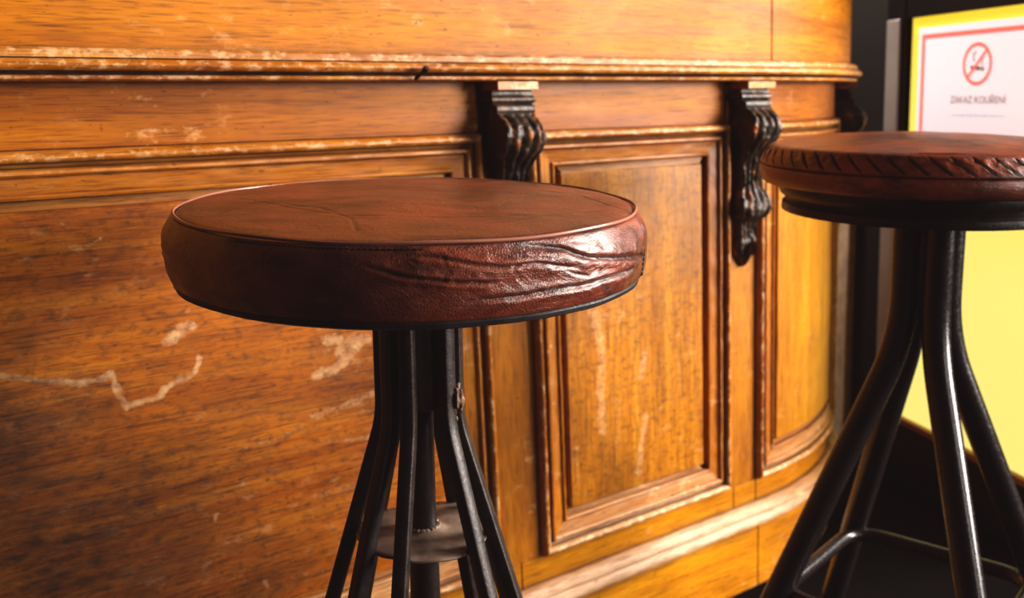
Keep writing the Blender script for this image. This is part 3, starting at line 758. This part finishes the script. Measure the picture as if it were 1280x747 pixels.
# the notice: lies on the pane
NO = .0032
pa0, pa1, pz0, pz1 = -.0235, -.3745, CH - .13, CH + .130
notice = empty('notice', dp((pa0 + pa1) / 2, pz0, NO), 'white no-smoking notice with a red border on the yellow door pane', 'notice')
m = MB(); dbox(m, pa1, pa0, pz0, pz1, NO - .0008, NO); m.build('paper', M_paper, notice)
m = MB(); e = NO + .0006; i0, i1, bw = pa0 - .012, pa1 + .012, .009
dbox(m, i1, i0, pz1 - .014 - bw, pz1 - .014, NO, e); dbox(m, i1, i0, pz0 + .012, pz0 + .012 + bw, NO, e)
dbox(m, i0 - bw, i0, pz0 + .012 + bw, pz1 - .014 - bw, NO, e); dbox(m, i1, i1 + bw, pz0 + .012 + bw, pz1 - .014 - bw, NO, e)
m.build('red_border', M_red, notice)
ca, cz = -.203, CH + .0515
m = MB(); rows = []
for rr in (.0405, .0335):
    rows.append([dp(ca - rr * cos(t), cz + rr * sin(t), e) for t in [2 * pi * i / 64 for i in range(64)]])
m.grid(rows, closeu=True)
def bar2(m, x0, z0, x1, z1, w, o):           # flat bar on the notice; x grows to the reader's right
    L = hypot(x1 - x0, z1 - z0); nx, nz = -(z1 - z0) / L * w / 2, (x1 - x0) / L * w / 2; b = len(m.V)
    for (x, z) in ((x0 + nx, z0 + nz), (x0 - nx, z0 - nz), (x1 - nx, z1 - nz), (x1 + nx, z1 + nz)): m.V.append(dp(ca - x, cz + z, o))
    m.F.append((b, b + 1, b + 2, b + 3))
bar2(m, -.026, -.026, .026, .026, .006, e + .0003)
m.build('prohibition_ring', M_red, notice, 'red crossed-out circle')
m = MB(); bar2(m, -.018, -.006, .010, -.009, .007, e); bar2(m, .0125, -.0093, .019, -.010, .007, e)
bar2(m, .016, -.004, .012, .004, .0022, e); bar2(m, .012, .004, .016, .012, .0022, e); bar2(m, -.008, .004, -.012, .016, .0025, e); bar2(m, -.012, .016, -.004, .024, .0025, e)
m.build('cigarette_symbol', M_ink, notice)
def text(s, size, x, z, mat, name):
    cu = bpy.data.curves.new('t', 'FONT'); cu.body = s; cu.size = size; cu.align_x = 'CENTER'
    ob = bpy.data.objects.new('t', cu); COL.objects.link(ob); dg = bpy.context.evaluated_depsgraph_get()
    me = bpy.data.meshes.new_from_object(ob.evaluated_get(dg)); bpy.data.objects.remove(ob)
    for vv in me.vertices: vv.co = dp(ca - x - vv.co.x, cz + z + vv.co.y, e)
    me.name = name
    return link(name, me, mat, notice)
text('Z\u00c1KAZ KOU\u0158EN\u00cd', .0195, .004, -.0740, M_ink, 'heading')
m = MB(); x = -.066
while x < .074:
    w = random.uniform(.006, .016); bar2(m, x, -.097 + (0 if x < .03 else -.0), x + w, -.097, .0045, e); x += w + .0035
m.build('small_print', M_faint, notice)

# ------------------------------------------------------------------ ROOM
def slab_box(name, m, mat): return structure(m.build(name, mat, None, smooth=False))
m = MB(); m.box((-2.2, -1.6, -.05), Vector((5.4, 0, 0)), Vector((0, 5.2, 0)), Vector((0, 0, .05))); slab_box('floor', m, M_floor)
for a0, a1, z0, z1 in ((.082, 1.15, 0, 2.7),):
    m = MB(); m.box((-.10, a0, 0), Vector((.10, 0, 0)), Vector((0, a1 - a0, 0)), Vector((0, 0, z1 - z0)))
    o = slab_box('wall_right', m, M_black); o.location = P0 + Vector((0, 0, z0)); o.rotation_euler.z = -AZ + pi
    o.location = P0 + DD * (a0 + a1) + Vector((0, 0, z0)); 
m = MB(); m.box((-2.2, 3.22, 0), Vector((3.2, 0, 0)), Vector((0, .1, 0)), Vector((0, 0, 2.7))); slab_box('wall_back', m, M_black)
# pale stone post in the corner behind the bowed end of the bar
m = MB(); dbox(m, .180, .42, 0, CH - .14, .001, .022)
structure(m.build('trim_1', M_plaster, None, bevel=.006))

# ------------------------------------------------------------------ LIGHT
def area(name, loc, target, sx, sy, power, color, spread=180):
    L = bpy.data.lights.new(name, 'AREA'); L.shape = 'RECTANGLE'; L.size = sx; L.size_y = sy; L.energy = power; L.color = color; L.spread = radians(spread)
    o = bpy.data.objects.new(name, L); COL.objects.link(o); o.location = loc
    o.rotation_euler = (Vector(target) - Vector(loc)).to_track_quat('-Z', 'Y').to_euler()
    return o
area('window_light', (1.95, -.62, 1.25), (-.2, 1.0, .85),  .14, .9, 6.5, (1, .95, .90))
area('shopfront_light', (4.3, 1.78, 2.7), (0, 1.1, .65), 1.3, 1.7, 230, (1, .94, .88))
area('shopfront_light', (4.6, .30, 1.3), (.3, 1.3, .65), 1.8, 1.4, 230, (1, .94, .88))
area('back_bar_fill', (.12, 2.98, 2.0), (.82, 2.3, .5), .25, .25, 28, (1, .86, .70))  # added fill to brighten the corner post and door strip
wd = bpy.data.worlds.new('world'); SC.world = wd; wd.use_nodes = True
bg = wd.node_tree.nodes['Background']; bg.inputs[0].default_value = (1, .9, .8, 1); bg.inputs[1].default_value = .014

# ------------------------------------------------------------------ CAMERA
cam = bpy.data.cameras.new('camera'); co = bpy.data.objects.new('camera', cam); COL.objects.link(co)
from mathutils import Matrix
mt = Matrix((CR, CU, -CF)).transposed().to_4x4(); mt.translation = (0, 0, CH); co.matrix_world = mt
cam.sensor_width = 36; cam.lens = 36 * F / 1280; cam.shift_y = -(373.5 - PY) / 1280; cam.clip_start = .02
cam.dof.use_dof = True; cam.dof.focus_distance = .70; cam.dof.aperture_fstop = 36 * F / 1280 / 4.4
SC.camera = co
SC.view_settings.view_transform = 'Standard'; SC.view_settings.look = 'None'
SC.view_settings.exposure = 0.15
SC.view_settings.use_curve_mapping = True
SC.view_settings.curve_mapping.black_level = (-.014, -.0105, -.0105)
SC.view_settings.curve_mapping.update()
SC.view_settings.look = 'High Contrast'
